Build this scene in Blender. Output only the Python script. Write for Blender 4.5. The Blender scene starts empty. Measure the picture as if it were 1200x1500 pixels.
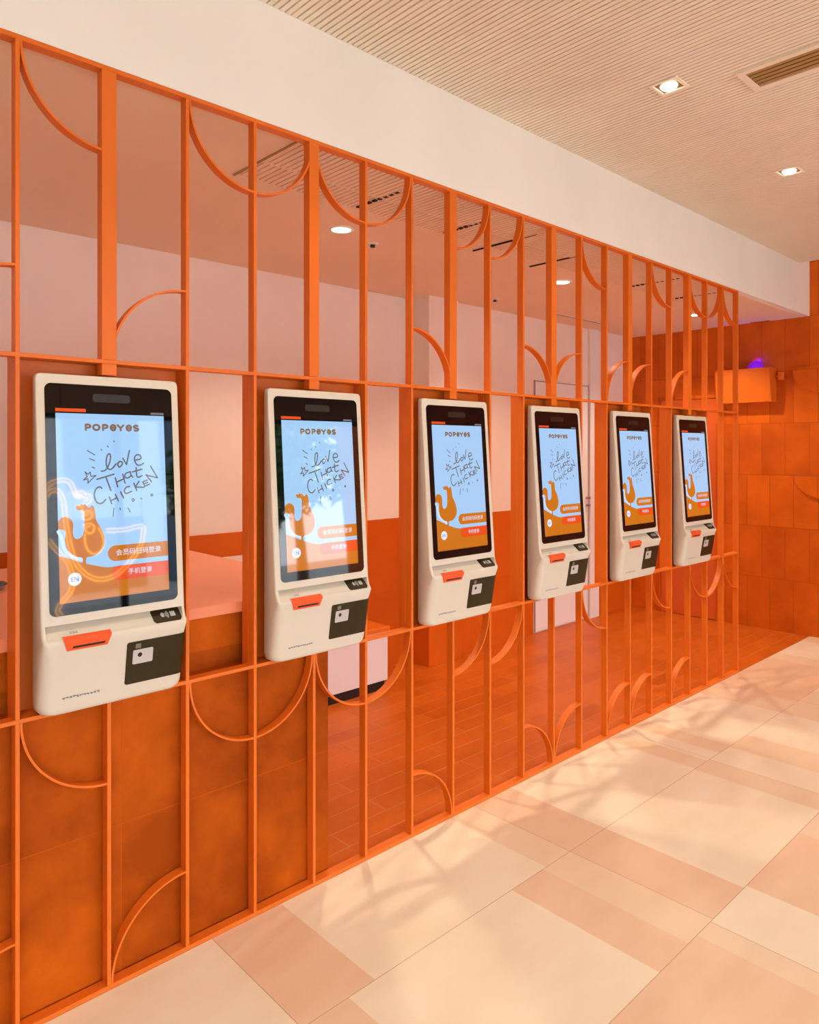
import bpy, math, random
from math import sin, cos, pi, sqrt, tan, atan2
from mathutils import Vector
random.seed(7)
S = bpy.context.scene
COL = S.collection

# ------------------------------------------------------------------ helpers
class MB:
    """collects verts/faces and links them as ONE mesh object"""
    def __init__(s): s.v=[]; s.f=[]; s.m=[]; s.sm=[]
    def add(s, vs, fs, mi=0, smooth=False):
        o=len(s.v); s.v+= [tuple(p) for p in vs]
        for f in fs: s.f.append([o+i for i in f]); s.m.append(mi); s.sm.append(smooth)
    def box(s, x0,x1,y0,y1,z0,z1, mi=0, bev=0):
        if bev<=0:
            vs=[(x0,y0,z0),(x1,y0,z0),(x1,y1,z0),(x0,y1,z0),(x0,y0,z1),(x1,y0,z1),(x1,y1,z1),(x0,y1,z1)]
            s.add(vs,[(0,3,2,1),(4,5,6,7),(0,1,5,4),(1,2,6,5),(2,3,7,6),(3,0,4,7)],mi); return
        b=bev; X=(x0,x1); Y=(y0,y1); Z=(z0,z1); sg=(1,-1)
        vs=[];idx={}
        for i in (0,1):
            for j in (0,1):
                for k in (0,1):
                    idx[i,j,k,'x']=len(vs); vs.append((X[i],Y[j]+sg[j]*b,Z[k]+sg[k]*b))
                    idx[i,j,k,'y']=len(vs); vs.append((X[i]+sg[i]*b,Y[j],Z[k]+sg[k]*b))
                    idx[i,j,k,'z']=len(vs); vs.append((X[i]+sg[i]*b,Y[j]+sg[j]*b,Z[k]))
        fs=[]
        g=lambda i,j,k,a: idx[i,j,k,a]
        for i in (0,1): fs.append([g(i,0,0,'x'),g(i,1,0,'x'),g(i,1,1,'x'),g(i,0,1,'x')][::(1 if i else -1)])
        for j in (0,1): fs.append([g(0,j,0,'y'),g(1,j,0,'y'),g(1,j,1,'y'),g(0,j,1,'y')][::(-1 if j else 1)])
        for k in (0,1): fs.append([g(0,0,k,'z'),g(1,0,k,'z'),g(1,1,k,'z'),g(0,1,k,'z')][::(1 if k else -1)])
        for j in (0,1):
            for k in (0,1): fs.append([g(0,j,k,'y'),g(1,j,k,'y'),g(1,j,k,'z'),g(0,j,k,'z')])
        for i in (0,1):
            for k in (0,1): fs.append([g(i,0,k,'x'),g(i,1,k,'x'),g(i,1,k,'z'),g(i,0,k,'z')])
        for i in (0,1):
            for j in (0,1): fs.append([g(i,j,0,'x'),g(i,j,1,'x'),g(i,j,1,'y'),g(i,j,0,'y')])
        for i in (0,1):
            for j in (0,1):
                for k in (0,1): fs.append([g(i,j,k,'x'),g(i,j,k,'y'),g(i,j,k,'z')])
        s.add(vs,fs,mi)
    def cyl(s, c, r, h, axis='z', n=24, mi=0, r2=None, smooth=True, caps=True):
        r2=r if r2 is None else r2; vs=[];
        for k,(hh,rr) in enumerate(((0,r),(h,r2))):
            for i in range(n):
                a=2*pi*i/n; p=(rr*cos(a),rr*sin(a),hh)
                if axis=='y': p=(p[0],p[2],p[1])
                if axis=='x': p=(p[2],p[0],p[1])
                vs.append((c[0]+p[0],c[1]+p[1],c[2]+p[2]))
        s.add(vs,[(i,(i+1)%n,n+(i+1)%n,n+i) for i in range(n)],mi,smooth)
        if caps: s.add(vs,[list(range(n))[::-1],list(range(n,2*n))],mi)
    def build(s, name, mats, parent=None, loc=None):
        me=bpy.data.meshes.new(name); me.from_pydata(s.v,[],s.f); me.update()
        for m in (mats if isinstance(mats,(list,tuple)) else [mats]): me.materials.append(m)
        for i,p in enumerate(me.polygons): p.material_index=s.m[i]; p.use_smooth=s.sm[i]
        import bmesh
        bm=bmesh.new(); bm.from_mesh(me); bmesh.ops.recalc_face_normals(bm,faces=bm.faces); bm.to_mesh(me); bm.free()
        o=bpy.data.objects.new(name,me); COL.objects.link(o)
        if parent: o.parent=parent
        if loc: o.location=loc
        return o
def thing(name,label,cat,loc=(0,0,0),group=None):
    o=bpy.data.objects.new(name,None); COL.objects.link(o); o.location=loc; o.empty_display_size=.1
    o['label']=label; o['category']=cat
    if group: o['group']=group
    return o
def tag(o,label,cat,group=None):
    o['label']=label; o['category']=cat
    if group: o['group']=group
    return o
def struct(o): o['kind']='structure'; return o

# ------------------------------------------------------------------ materials
def lin(c):
    return tuple(((x/255)/12.92 if x/255<=.04045 else ((x/255+.055)/1.055)**2.4) for x in c)+(1,)
def mat(name,col,rough=.5,metal=0,spec=.5,emit=None,es=0,coat=0,bump=None):
    m=bpy.data.materials.new(name); m.use_nodes=True; b=m.node_tree.nodes['Principled BSDF']
    c=col if len(col)==4 else tuple(col)+(1,)
    b.inputs['Base Color'].default_value=c; b.inputs['Roughness'].default_value=rough
    b.inputs['Metallic'].default_value=metal; b.inputs['Specular IOR Level'].default_value=spec
    if coat: b.inputs['Coat Weight'].default_value=coat; b.inputs['Coat Roughness'].default_value=.02
    if emit: b.inputs['Emission Color'].default_value=tuple(emit)+(1,) if len(emit)==3 else emit; b.inputs['Emission Strength'].default_value=es
    if bump: addnoise(m,*bump)
    return m
def N(m,t,**k):
    n=m.node_tree.nodes.new(t)
    for a,v in k.items(): setattr(n,a,v)
    return n
def addnoise(m,scale,c1,c2,lo=.35,hi=.65,stretch=(1,1,1),detail=4,bump=0):
    nt=m.node_tree; b=nt.nodes['Principled BSDF']
    tc=N(m,'ShaderNodeTexCoord'); mp=N(m,'ShaderNodeMapping'); mp.inputs['Scale'].default_value=stretch
    no=N(m,'ShaderNodeTexNoise'); no.inputs['Scale'].default_value=scale; no.inputs['Detail'].default_value=detail
    r=N(m,'ShaderNodeValToRGB'); r.color_ramp.elements[0].position=lo; r.color_ramp.elements[1].position=hi
    r.color_ramp.elements[0].color=tuple(c1[:3])+(1,); r.color_ramp.elements[1].color=tuple(c2[:3])+(1,)
    nt.links.new(tc.outputs['Object'],mp.inputs[0]); nt.links.new(mp.outputs[0],no.inputs['Vector'])
    nt.links.new(no.outputs['Fac'],r.inputs[0]); nt.links.new(r.outputs[0],b.inputs['Base Color'])
    if bump:
        bp=N(m,'ShaderNodeBump'); bp.inputs['Strength'].default_value=bump; bp.inputs['Distance'].default_value=.002
        nt.links.new(no.outputs['Fac'],bp.inputs['Height']); nt.links.new(bp.outputs[0],b.inputs['Normal'])
    return r

M={}
M['orange']=mat('orange_powder_coat',(.74,.150,.010),.42,spec=.4,bump=(3,(.72,.145,.008),(.77,.160,.012)))
M['white']=mat('white_paint',(.84,.79,.73),.7,spec=.2,bump=(2,(.82,.77,.71),(.86,.81,.755)))
M['pinkwall']=mat('pale_pink_wall_paint',(.88,.72,.63),.75,spec=.2,bump=(2,(.86,.70,.61),(.90,.74,.65)))
M['backceil']=mat('back_ceiling_paint',(.88,.66,.50),.8,spec=.2,bump=(1.5,(.88,.67,.50),(.92,.71,.54)))
M['ribceil']=mat('ribbed_acoustic_panel',(.88,.77,.65),.75,spec=.2,bump=(2,(.86,.75,.63),(.90,.79,.67)))
M['kiosk']=mat('cream_plastic',(.70,.62,.50),.38,spec=.4,bump=(2,(.69,.61,.49),(.71,.63,.51)))
M['glass']=mat('black_screen_glass',(.003,.003,.004),.03,spec=.42)
M['olive']=mat('dark_olive_plastic',(.030,.019,.004),.4,spec=.25)
M['red']=mat('orange_red_plastic',(.88,.10,.02),.35,spec=.4)
M['black']=mat('black_plastic',(.012,.012,.012),.4)
M['ink']=mat('dark_blue_print',(.09,.10,.18),.6)
M['paleplastic']=mat('pale_grey_plastic',(.55,.5,.47),.5)
M['icon']=mat('pale_icon_print',(.5,.47,.42),.6)
M['dimicon']=mat('dim_icon_print',(.2,.17,.12),.6)
M['chrome']=mat('brushed_steel',(.5,.45,.4),.3,metal=1)
M['joint']=mat('tile_joint',(.42,.09,.012),.8)
M['mount']=mat('dark_steel_bracket',(.05,.04,.035),.5,metal=.6)
M['whitelam']=mat('white_laminate',(.80,.70,.66),.4)
M['countertop']=mat('salmon_solid_surface',(.80,.24,.10),.35,spec=.5,bump=(3,(.78,.225,.092),(.82,.25,.11)))
M['doorgap']=mat('door_gap',(.45,.33,.27),.7)
M['door']=mat('white_door_paint',(.86,.78,.73),.5)
M['groove']=mat('ceiling_slot_dark',(.02,.014,.01),.8)
M['bronze']=mat('bronze_grille',(.42,.26,.10),.5,metal=.1)
M['lampglow']=mat('lamp_glow',(.9,.85,.8),.5,emit=(1,.88,.70),es=14)
M['warmglow']=mat('led_strip_glow',(.9,.85,.8),.5,emit=(1,.62,.40),es=4)
M['uv']=mat('violet_halo_glow',(.05,.005,.15),.5,emit=(.17,.004,.60),es=1.0)  # glow of the added dome that stands in for the wall halo
M['neon']=mat('golden_neon_glow',(1,.6,.2),.5,emit=(1,.46,.10),es=26)
M['alu']=mat('dark_window_frame',(.03,.035,.04),.4,metal=.3)
M['lampmetal']=mat('lamp_recess_bronze',(.28,.16,.07),.4,metal=.6)

def tilemat(name,c1,c2,jc,bw,bh,mortar,offset=.5,plane='xz',rough=.4,nscale=2.5,spec=.4):
    """glazed tiles with joints and cloudy glaze"""
    m=bpy.data.materials.new(name); m.use_nodes=True; nt=m.node_tree; b=nt.nodes['Principled BSDF']
    b.inputs['Roughness'].default_value=rough; b.inputs['Specular IOR Level'].default_value=spec
    tc=N(m,'ShaderNodeTexCoord'); sp=N(m,'ShaderNodeSeparateXYZ'); cb=N(m,'ShaderNodeCombineXYZ')
    nt.links.new(tc.outputs['Object'],sp.inputs[0])
    a,c={'xz':('X','Z'),'yz':('Y','Z'),'xy':('X','Y'),'zy':('Z','Y')}[plane]
    nt.links.new(sp.outputs[a],cb.inputs['X']); nt.links.new(sp.outputs[c],cb.inputs['Y'])
    br=N(m,'ShaderNodeTexBrick'); br.offset=offset; br.squash=1
    br.inputs['Scale'].default_value=1; br.inputs['Brick Width'].default_value=bw; br.inputs['Row Height'].default_value=bh
    br.inputs['Mortar Size'].default_value=mortar; br.inputs['Mortar Smooth'].default_value=.1; br.inputs['Bias'].default_value=0
    br.inputs['Color1'].default_value=(.0,.0,.0,1); br.inputs['Color2'].default_value=(1,1,1,1)
    nt.links.new(cb.outputs[0],br.inputs['Vector'])
    no=N(m,'ShaderNodeTexNoise'); no.inputs['Scale'].default_value=nscale; no.inputs['Detail'].default_value=6; no.inputs['Roughness'].default_value=.6
    nt.links.new(tc.outputs['Object'],no.inputs['Vector'])
    mx0=N(m,'ShaderNodeMix',data_type='FLOAT'); mx0.inputs[0].default_value=.22
    nt.links.new(no.outputs['Fac'],mx0.inputs[2]); nt.links.new(br.outputs['Color'],mx0.inputs[3])
    r=N(m,'ShaderNodeValToRGB'); r.color_ramp.elements[0].position=.33; r.color_ramp.elements[1].position=.64
    r.color_ramp.elements[0].color=c1+(1,); r.color_ramp.elements[1].color=c2+(1,)
    nt.links.new(mx0.outputs[0],r.inputs[0])
    mx=N(m,'ShaderNodeMix',data_type='RGBA'); mx.inputs[7].default_value=jc+(1,)
    nt.links.new(br.outputs['Fac'],mx.inputs[0]); nt.links.new(r.outputs[0],mx.inputs[6]); nt.links.new(mx.outputs[2],b.inputs['Base Color'])
    bp=N(m,'ShaderNodeBump'); bp.inputs['Strength'].default_value=.4; bp.inputs['Distance'].default_value=.002; bp.invert=True
    nt.links.new(br.outputs['Fac'],bp.inputs['Height']); nt.links.new(bp.outputs[0],b.inputs['Normal'])
    return m
M['walltile']=tilemat('burnt_orange_wall_tile',(.50,.082,.004),(.74,.145,.006),(.44,.075,.003),.198,.46,.0028,.35,'yz',nscale=2.2,spec=.2)
M['boardtile']=tilemat('burnt_orange_front_panel',(.33,.053,.002),(.64,.12,.004),(.50,.09,.004),.9,.46,.0015,.0,'xz',nscale=3.2,spec=.08,rough=.6)
M['wainscot']=tilemat('orange_wainscot_panel',(.58,.095,.004),(.66,.12,.006),(.5,.09,.006),.62,.55,.0015,.0,'xz',rough=.45,spec=.2)
M['backfloor']=tilemat('terracotta_plank_tile',(.50,.092,.004),(.62,.128,.008),(.56,.20,.07),.62,.122,.0024,.5,'xy',rough=.4,nscale=3,spec=.25)

def floormat(name,c1,c2):
    m=mat(name,c1,.33,spec=.5); addnoise(m,2.6,c1,c2,.3,.7,(1,2.2,1),6,.06); return m
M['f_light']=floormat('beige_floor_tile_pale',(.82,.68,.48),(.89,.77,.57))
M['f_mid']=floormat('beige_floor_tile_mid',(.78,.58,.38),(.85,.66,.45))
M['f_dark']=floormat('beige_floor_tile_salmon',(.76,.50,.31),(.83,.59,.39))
M['f_grout']=mat('floor_grout',(.50,.30,.17),.8)

def emat(name,c,es):   # lit screen pixels under clear glass
    return mat(name,(.01,.01,.01),.03,spec=.5,emit=lin(c),es=es)
ES=1.0
D_SKY,D_BRN,D_RED,D_WHT,D_TXT,D_LOGO,D_NAVY,D_GRY,D_HL=range(9)
DISP=[emat('screen_sky_blue',(160,200,240),ES),emat('screen_brown_orange',(200,112,10),ES),emat('screen_red_orange',(228,76,14),ES),
      emat('screen_white',(225,232,250),ES),emat('screen_lettering',(98,92,88),ES),emat('screen_logo_brown',(128,96,66),ES),
      emat('screen_navy',(70,90,190),ES),emat('screen_grey',(110,115,125),ES),emat('screen_pale_blue',(200,224,250),ES)]

# ------------------------------------------------------------------ room
ZB=2.757; XE=6.82
# --- floors
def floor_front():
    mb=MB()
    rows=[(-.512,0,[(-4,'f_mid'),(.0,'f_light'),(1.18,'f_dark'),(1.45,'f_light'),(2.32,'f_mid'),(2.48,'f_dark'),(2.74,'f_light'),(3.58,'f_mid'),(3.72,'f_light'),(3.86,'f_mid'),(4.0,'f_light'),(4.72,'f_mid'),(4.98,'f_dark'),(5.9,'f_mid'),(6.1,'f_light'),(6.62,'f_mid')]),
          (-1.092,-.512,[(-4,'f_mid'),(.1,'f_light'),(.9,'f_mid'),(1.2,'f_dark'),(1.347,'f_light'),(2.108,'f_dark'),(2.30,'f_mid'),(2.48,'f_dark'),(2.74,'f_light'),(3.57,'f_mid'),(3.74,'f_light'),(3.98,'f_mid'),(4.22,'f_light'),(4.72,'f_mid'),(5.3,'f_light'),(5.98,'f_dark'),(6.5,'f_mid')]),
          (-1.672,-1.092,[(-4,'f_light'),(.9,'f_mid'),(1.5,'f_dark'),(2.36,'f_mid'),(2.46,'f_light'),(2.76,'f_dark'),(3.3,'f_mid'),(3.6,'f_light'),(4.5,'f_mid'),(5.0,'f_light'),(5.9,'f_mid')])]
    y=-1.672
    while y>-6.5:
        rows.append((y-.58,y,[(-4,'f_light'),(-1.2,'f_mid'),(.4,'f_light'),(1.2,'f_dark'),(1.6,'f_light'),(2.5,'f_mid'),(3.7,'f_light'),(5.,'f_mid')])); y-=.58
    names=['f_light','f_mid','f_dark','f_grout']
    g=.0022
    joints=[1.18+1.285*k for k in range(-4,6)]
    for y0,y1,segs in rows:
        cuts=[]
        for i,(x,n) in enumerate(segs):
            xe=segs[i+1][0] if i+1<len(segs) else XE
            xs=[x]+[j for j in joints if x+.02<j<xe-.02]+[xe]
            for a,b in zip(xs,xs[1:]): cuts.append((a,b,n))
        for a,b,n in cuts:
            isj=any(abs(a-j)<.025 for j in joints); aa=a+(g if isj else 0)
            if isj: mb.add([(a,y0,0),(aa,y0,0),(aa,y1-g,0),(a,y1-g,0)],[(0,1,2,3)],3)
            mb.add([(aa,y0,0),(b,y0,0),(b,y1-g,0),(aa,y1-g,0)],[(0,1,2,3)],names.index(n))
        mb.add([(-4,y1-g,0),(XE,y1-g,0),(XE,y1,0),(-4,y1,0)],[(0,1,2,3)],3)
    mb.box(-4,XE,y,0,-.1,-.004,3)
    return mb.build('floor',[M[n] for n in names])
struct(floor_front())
mb=MB(); mb.box(-4,XE,0,1.86,-.1,0); struct(mb.build('floor_back',M['backfloor']))
# --- walls
def prism(mb,poly,z0,z1,mi=0):
    n=len(poly); vs=[(x,y,z0) for x,y in poly]+[(x,y,z1) for x,y in poly]
    mb.add(vs,[tuple(range(n))[::-1],tuple(range(n,2*n))]+[(i,(i+1)%n,n+(i+1)%n,n+i) for i in range(n)],mi)
mb=MB(); prism(mb,[(-4.1,1.86),(3.83,1.86),(3.83,1.64),(4.15,1.64),(4.15,1.69),(6.95,1.69),(6.95,2.05),(-4.1,2.05)],-.1,3.5)
struct(mb.build('wall_back',M['pinkwall']))
mb=MB(); prism(mb,[(-4.0,1.845),(3.815,1.845),(3.815,1.625),(4.165,1.625),(4.165,1.677),(5.15,1.677),(5.15,1.689),(4.151,1.689),(4.151,1.639),(3.829,1.639),(3.829,1.859),(-4,1.859)],0,1.095)
mb.box(6.17,6.815,1.677,1.689,0,1.095)
struct(mb.build('trim_1',M['wainscot']))
mb=MB(); mb.box(XE,XE+.15,-6.6,1.69,-.1,3.5); struct(mb.build('wall_end',M['walltile']))
mb=MB(); mb.box(-4.15,-4,-6.6,1.86,-.1,3.5); struct(mb.build('wall_left',M['pinkwall']))
# raised half discs of the tiled end wall
def halfdisc(name,yc,zc,r,a0,a1,loc):
    mb=MB(); n=28; pts=[(yc,zc)]+[(yc+r*cos(a0+(a1-a0)*i/n),zc+r*sin(a0+(a1-a0)*i/n)) for i in range(n+1)]
    vs=[(XE-.022,y,z) for y,z in pts]+[(XE+.001,y,z) for y,z in pts]; k=len(pts)
    mb.add(vs,[tuple(range(k)),tuple(range(k,2*k))[::-1]]+[(i,(i+1)%k,k+(i+1)%k,k+i) for i in range(k)])
    return mb.build(name,M['walltile'])
struct(halfdisc('trim_2',-.085,1.395,.2,pi,2*pi,0)); struct(halfdisc('trim_3',-.085,2.325,.225,pi,2*pi,0))
# --- beam + back ceiling in one slab level, front ceiling
mb=MB(); mb.box(-4,XE,0,.32,ZB,3.45); struct(mb.build('wall_header',M['white']))
def backceil():
    mb=MB()
    # flat part behind and ribbed band near the screen
    mb.box(-4,XE,.5,1.86,ZB,ZB+.1)
    mb.box(-4,1.555,.32,.5,ZB,ZB+.1)
    x=1.555; 
    while x<XE-.03:
        mb.box(x,x+.020,.32,.5,ZB,ZB+.01); x+=.028
    mb.box(1.555,XE,.32,.5,ZB+.008,ZB+.1)
    mb.box(-4,1.552,.04,.3195,ZB-.002,ZB-.0003)
    return mb.build('ceiling_back',M['backceil'])
struct(backceil())
def ribband():
    # ribbed acoustic boards set into the beam's underside
    mb=MB(); x=1.56
    while x<XE-.03:
        mb.box(x,x+.020,.04,.30,ZB-.006,ZB-.0005); x+=.028
    return mb.build('trim_4',M['backceil'])
struct(ribband())
ZC=3.17; XC=6.573
def mainceil():
    mb=MB(); p=.0255; w=.0068; d=.010; x=-3.99; vs=[]; prof=[]
    y0,y1=-6.5,0
    while x+p<XC-.01:
        prof+=[(x,ZC),(x+p-w,ZC),(x+p-w,ZC+d),(x+p,ZC+d)]; x+=p
    prof+=[(x,ZC),(XC,ZC),(XC,ZC+.04)]
    n=len(prof); vs=[(a,y0,b) for a,b in prof]+[(a,y1,b) for a,b in prof]
    mb.add(vs,[(i,i+1,n+i+1,n+i) for i in range(n-1)])
    mb.box(-4,XC,y0,y1,ZC+.04,ZC+.1)
    return mb.build('ceiling',M['ribceil'])
struct(mainceil())
mb=MB(); mb.box(-4.15,XE+.15,-6.6,0,3.36,3.45); struct(mb.build('ceiling_cove',M['white']))

# LED strip in the ceiling gap along the end wall
t=thing('led_strip','warm light strip hidden in the ceiling gap along the orange end wall','light',(XC+.03,-3,3.2))
mb=MB(); mb.box(0,.02,-3.2,2.95,.115,.13); mb.build('light_diffuser',M['warmglow'],t)
mb=MB(); mb.box(-.01,.03,-3.22,2.96,.1305,.16); mb.build('strip_channel',M['white'],t)

# ------------------------------------------------------------------ lattice screen
P=lambda i:.5959+.25*i
ZU,ZL,ZT=1.875,.864,2.743
TH=.006; DP=.037
scr=thing('lattice_screen','tall orange metal lattice screen of posts and quarter-circle bars holding the ordering kiosks','partition',(P(9),0,0))
OX=P(9)
def spart(mb,name): 
    mb.v=[(x-OX,y,z) for x,y,z in mb.v]; return mb.build(name,M['orange'],scr)
for z0,z1,nm in ((ZT,ZT+.0135,'top_rail'),(ZU-.006,ZU+.006,'middle_rail'),(ZL-.006,ZL+.006,'middle_rail'),(0,.014,'bottom_rail')):
    mb=MB(); mb.box(P(-1)-.006,P(19)+TH,-.0005,DP+.001,z0,z1,bev=.001); spart(mb,nm)
WIDE=(1,4,7,10,13,16)
for i in range(-1,20):
    mb=MB()
    if i in WIDE:
        mb.box(P(i)-.022,P(i)+.022,0,DP,ZU+.006,ZT,bev=.0012); spart(mb,'wide_post')
        mb=MB(); mb.box(P(i)-.022,P(i)+.022,0,DP,1.8345,ZU-.006,bev=.0012); spart(mb,'wide_post')
        mb=MB(); mb.box(P(i)-TH,P(i)+TH,0,DP,.014,ZL-.006,bev=.001); spart(mb,'post')
    else:
        mb.box(P(i)-TH,P(i)+TH,0,DP,.014,ZT,bev=.001); spart(mb,'post')
def arc(cx,cz,a0,a1,r=.244,w=.0065):
    mb=MB(); n=36; ro=r; ri=r-w; vs=[]
    for k in range(n+1):
        a=a0+(a1-a0)*k/n
        for rr in (ri,ro):
            for y in (.001,DP-.001): vs.append((cx+rr*cos(a),y,cz+rr*sin(a)))
    fs=[]
    for k in range(n):
        b=4*k
        fs+=[(b,b+1,b+5,b+4),(b+2,b+6,b+7,b+3),(b,b+4,b+6,b+2),(b+1,b+3,b+7,b+5)]
    fs+=[(0,2,3,1),(4*n,4*n+1,4*n+3,4*n+2)]
    mb.add(vs,fs)
    spart(mb,'curved_bar')
hang=[(1,'L'),(3,'L'),(3,'R'),(5,'L'),(5,'R'),(7,'R'),(8,'R'),(12,'L'),(15,'L'),(17,'L'),(17,'R'),(19,'L')]
stand=[(0,'L'),(2,'L'),(6,'R'),(9,'R'),(11,'L'),(13,'L'),(14,'L'),(16,'L')]
for zt,zb in ((ZT,ZU+.006),(ZL-.006,.014)):
    for i,sd in hang: arc(P(i),zt,pi if sd=='L' else 1.5*pi,1.5*pi if sd=='L' else 2*pi)
    for i,sd in stand: arc(P(i),zb,pi/2 if sd=='L' else 0,pi if sd=='L' else pi/2)
BD=.078
for k in range(6):
    a,b=P(3*k),P(3*k+2)
    for x,s in ((a,1),(b,-1)):
        mb=MB(); mb.box(x-TH+.0003,x+TH-.0003,DP,BD,ZL-.006,ZU+.006,bev=.001); spart(mb,'side_panel')
    mb=MB(); mb.box(a+TH,b-TH,BD-.006,BD,ZL+.006,ZU-.006); spart(mb,'back_panel')
    for z in (ZL,ZU):
        mb=MB(); mb.box(a+TH,b-TH,DP+.001,BD,z-.006,z+.006); spart(mb,'shelf_panel')

# ------------------------------------------------------------------ kiosks
HW=.209; KT=1.828; KB=.8705; SL=(.063-.012)/(1.828-1.127)
def fd(z): return .012+SL*(1.828-z)
def kiosk_body():
    lev=[]
    zs=[KB,KB+.002,KB+.006,KB+.012,KB+.02,KB+.03,.92,.98,1.04,1.068,1.078,1.083,1.0862,1.0882,1.092,1.098,1.106,1.114,1.120,1.1262,1.127,1.132,1.2,1.4,1.6,1.75,1.80,1.813,1.820,1.8245,1.827,KT]
    def front(z):
        if z<=1.078:  base=.048+(.0835-.048)*(z-KB)/(1.078-KB)
        elif z<=1.0882: base=.0835-.0035*((z-1.078)/.0102)**2
        elif z<=1.127:
            t=(z-1.0882)/(1.127-1.0882); base=.080+(.063-.080)*(t**.6)
        else: base=fd(z)
        if z<KB+.012: q=(KB+.012-z)/.012; base-=.012*(1-sqrt(max(0,1-q*q)))
        if z>KT-.004: q=(z-(KT-.004))/.004; base-=.004*(1-sqrt(max(0,1-q*q)))
        return base
    def inner(z,d):
        if 1.0883<z<1.1268:
            t=(z-1.0882)/(1.127-1.0882); return .079+(.032-.079)*t
        return d
    def hw(z):
        R=.03
        h=HW
        if z<KB+R: q=(KB+R-z)/R; h-=R*(1-sqrt(max(0,1-q*q)))
        R=.015
        if z>KT-R: q=(z-KT+R)/R; h-=R*(1-sqrt(max(0,1-q*q)))
        return h
    def cr(z):
        if z<1.04: return .030
        if z<1.0882: return .030-.022*(z-1.04)/.0482
        if z<1.127: return .008
        return .007-.003*(z-1.127)/.7
    n=8; rings=[]
    for z in zs:
        h,d,r=hw(z),front(z),cr(z); yb=.012
        pts=[(h,yb)]
        pts=[(-h+.003,yb),(-h,yb-.003)]
        d_eff=d; rr=min(r,d+yb-.004)
        for k in range(n+1):
            a=pi+ (pi/2)*k/n; pts.append((-h+r+r*cos(a),-d+rr+rr*sin(a)))
        e1=min(.1985,h-r-.0005); di=inner(z,d)
        pts+=[(-e1,-d),(-e1+.003,-di),(e1-.003,-di),(e1,-d)]
        for k in range(n+1):
            a=1.5*pi+(pi/2)*k/n; pts.append((h-r+r*cos(a),-d+rr+rr*sin(a)))
        pts+=[(h,yb-.003),(h-.003,yb)]
        rings.append([(x,y,z) for x,y in pts])
    mb=MB(); m=len(rings[0]); vs=[p for r in rings for p in r]; fs=[]
    for i in range(len(rings)-1):
        for j in range(m): fs.append((i*m+j,i*m+(j+1)%m,(i+1)*m+(j+1)%m,(i+1)*m+j))
    mb.add(vs,fs,0,True); mb.add(rings[0],[tuple(range(m))]); mb.add(rings[-1],[tuple(range(m))[::-1]])
    return mb
nrm=Vector((0,-1,SL)).normalized()
def fp(x,z,o=0):   # point on the leaning screen face
    return (x+nrm.x*o, -fd(z)+nrm.y*o, z+nrm.z*o)
def rrect(x0,x1,z0,z1,r,n=6):
    pts=[]
    for cx,cz,a in ((x1-r,z1-r,0),(x0+r,z1-r,pi/2),(x0+r,z0+r,pi),(x1-r,z0+r,1.5*pi)):
        for k in range(n+1): pts.append((cx+r*cos(a+pi/2*k/n),cz+r*sin(a+pi/2*k/n)))
    return pts
def slab(mb,pts,o0,o1,mi=0,F=fp):
    n=len(pts); vs=[F(x,z,o0) for x,z in pts]+[F(x,z,o1) for x,z in pts]
    mb.add(vs,[tuple(range(n)),tuple(range(n,2*n))[::-1]]+[(i,(i+1)%n,n+(i+1)%n,n+i) for i in range(n)],mi)
def flat(mb,pts,o,mi,F=fp):
    from mathutils.geometry import tessellate_polygon
    tris=tessellate_polygon([[Vector((a,b,0)) for a,b in pts]])
    vs=[F(x,z,o) for x,z in pts]; mb.add(vs,[tuple(t) for t in tris],mi)
def stroke(mb,pts,w,o,mi,F=fp):
    """flat ribbon with round ends along a polyline"""
    P2=[Vector(p) for p in pts]
    for a,b in zip(P2,P2[1:]):
        d=(b-a)
        if d.length<1e-6: continue
        d.normalize(); n=Vector((-d.y,d.x))*w/2
        flatq=[a-n,b-n,b+n,a+n]; vs=[F(p.x,p.y,o) for p in flatq]; mb.add(vs,[(0,1,2,3)],mi)
    for p in P2:
        vs=[F(p.x+w/2*cos(t*pi/4),p.y+w/2*sin(t*pi/4),o+.00002) for t in range(8)]; mb.add(vs,[tuple(range(8))],mi)
def smooth_line(pts,n=4):
    out=[]; P2=[Vector(p) for p in pts]
    for i in range(len(P2)-1):
        p0=P2[max(i-1,0)];p1=P2[i];p2=P2[i+1];p3=P2[min(i+2,len(P2)-1)]
        for k in range(n):
            t=k/n; out.append(tuple(.5*((2*p1)+(p2-p0)*t+(2*p0-5*p1+4*p2-p3)*t*t+(3*p1-p0-3*p2+p3)*t**3)))
    out.append(tuple(P2[-1])); return out
DT,DB,DHW=1.717,1.184,.159
def dsp(s,t): return (-DHW+2*DHW*s, DT-(DT-DB)*t)
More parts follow.
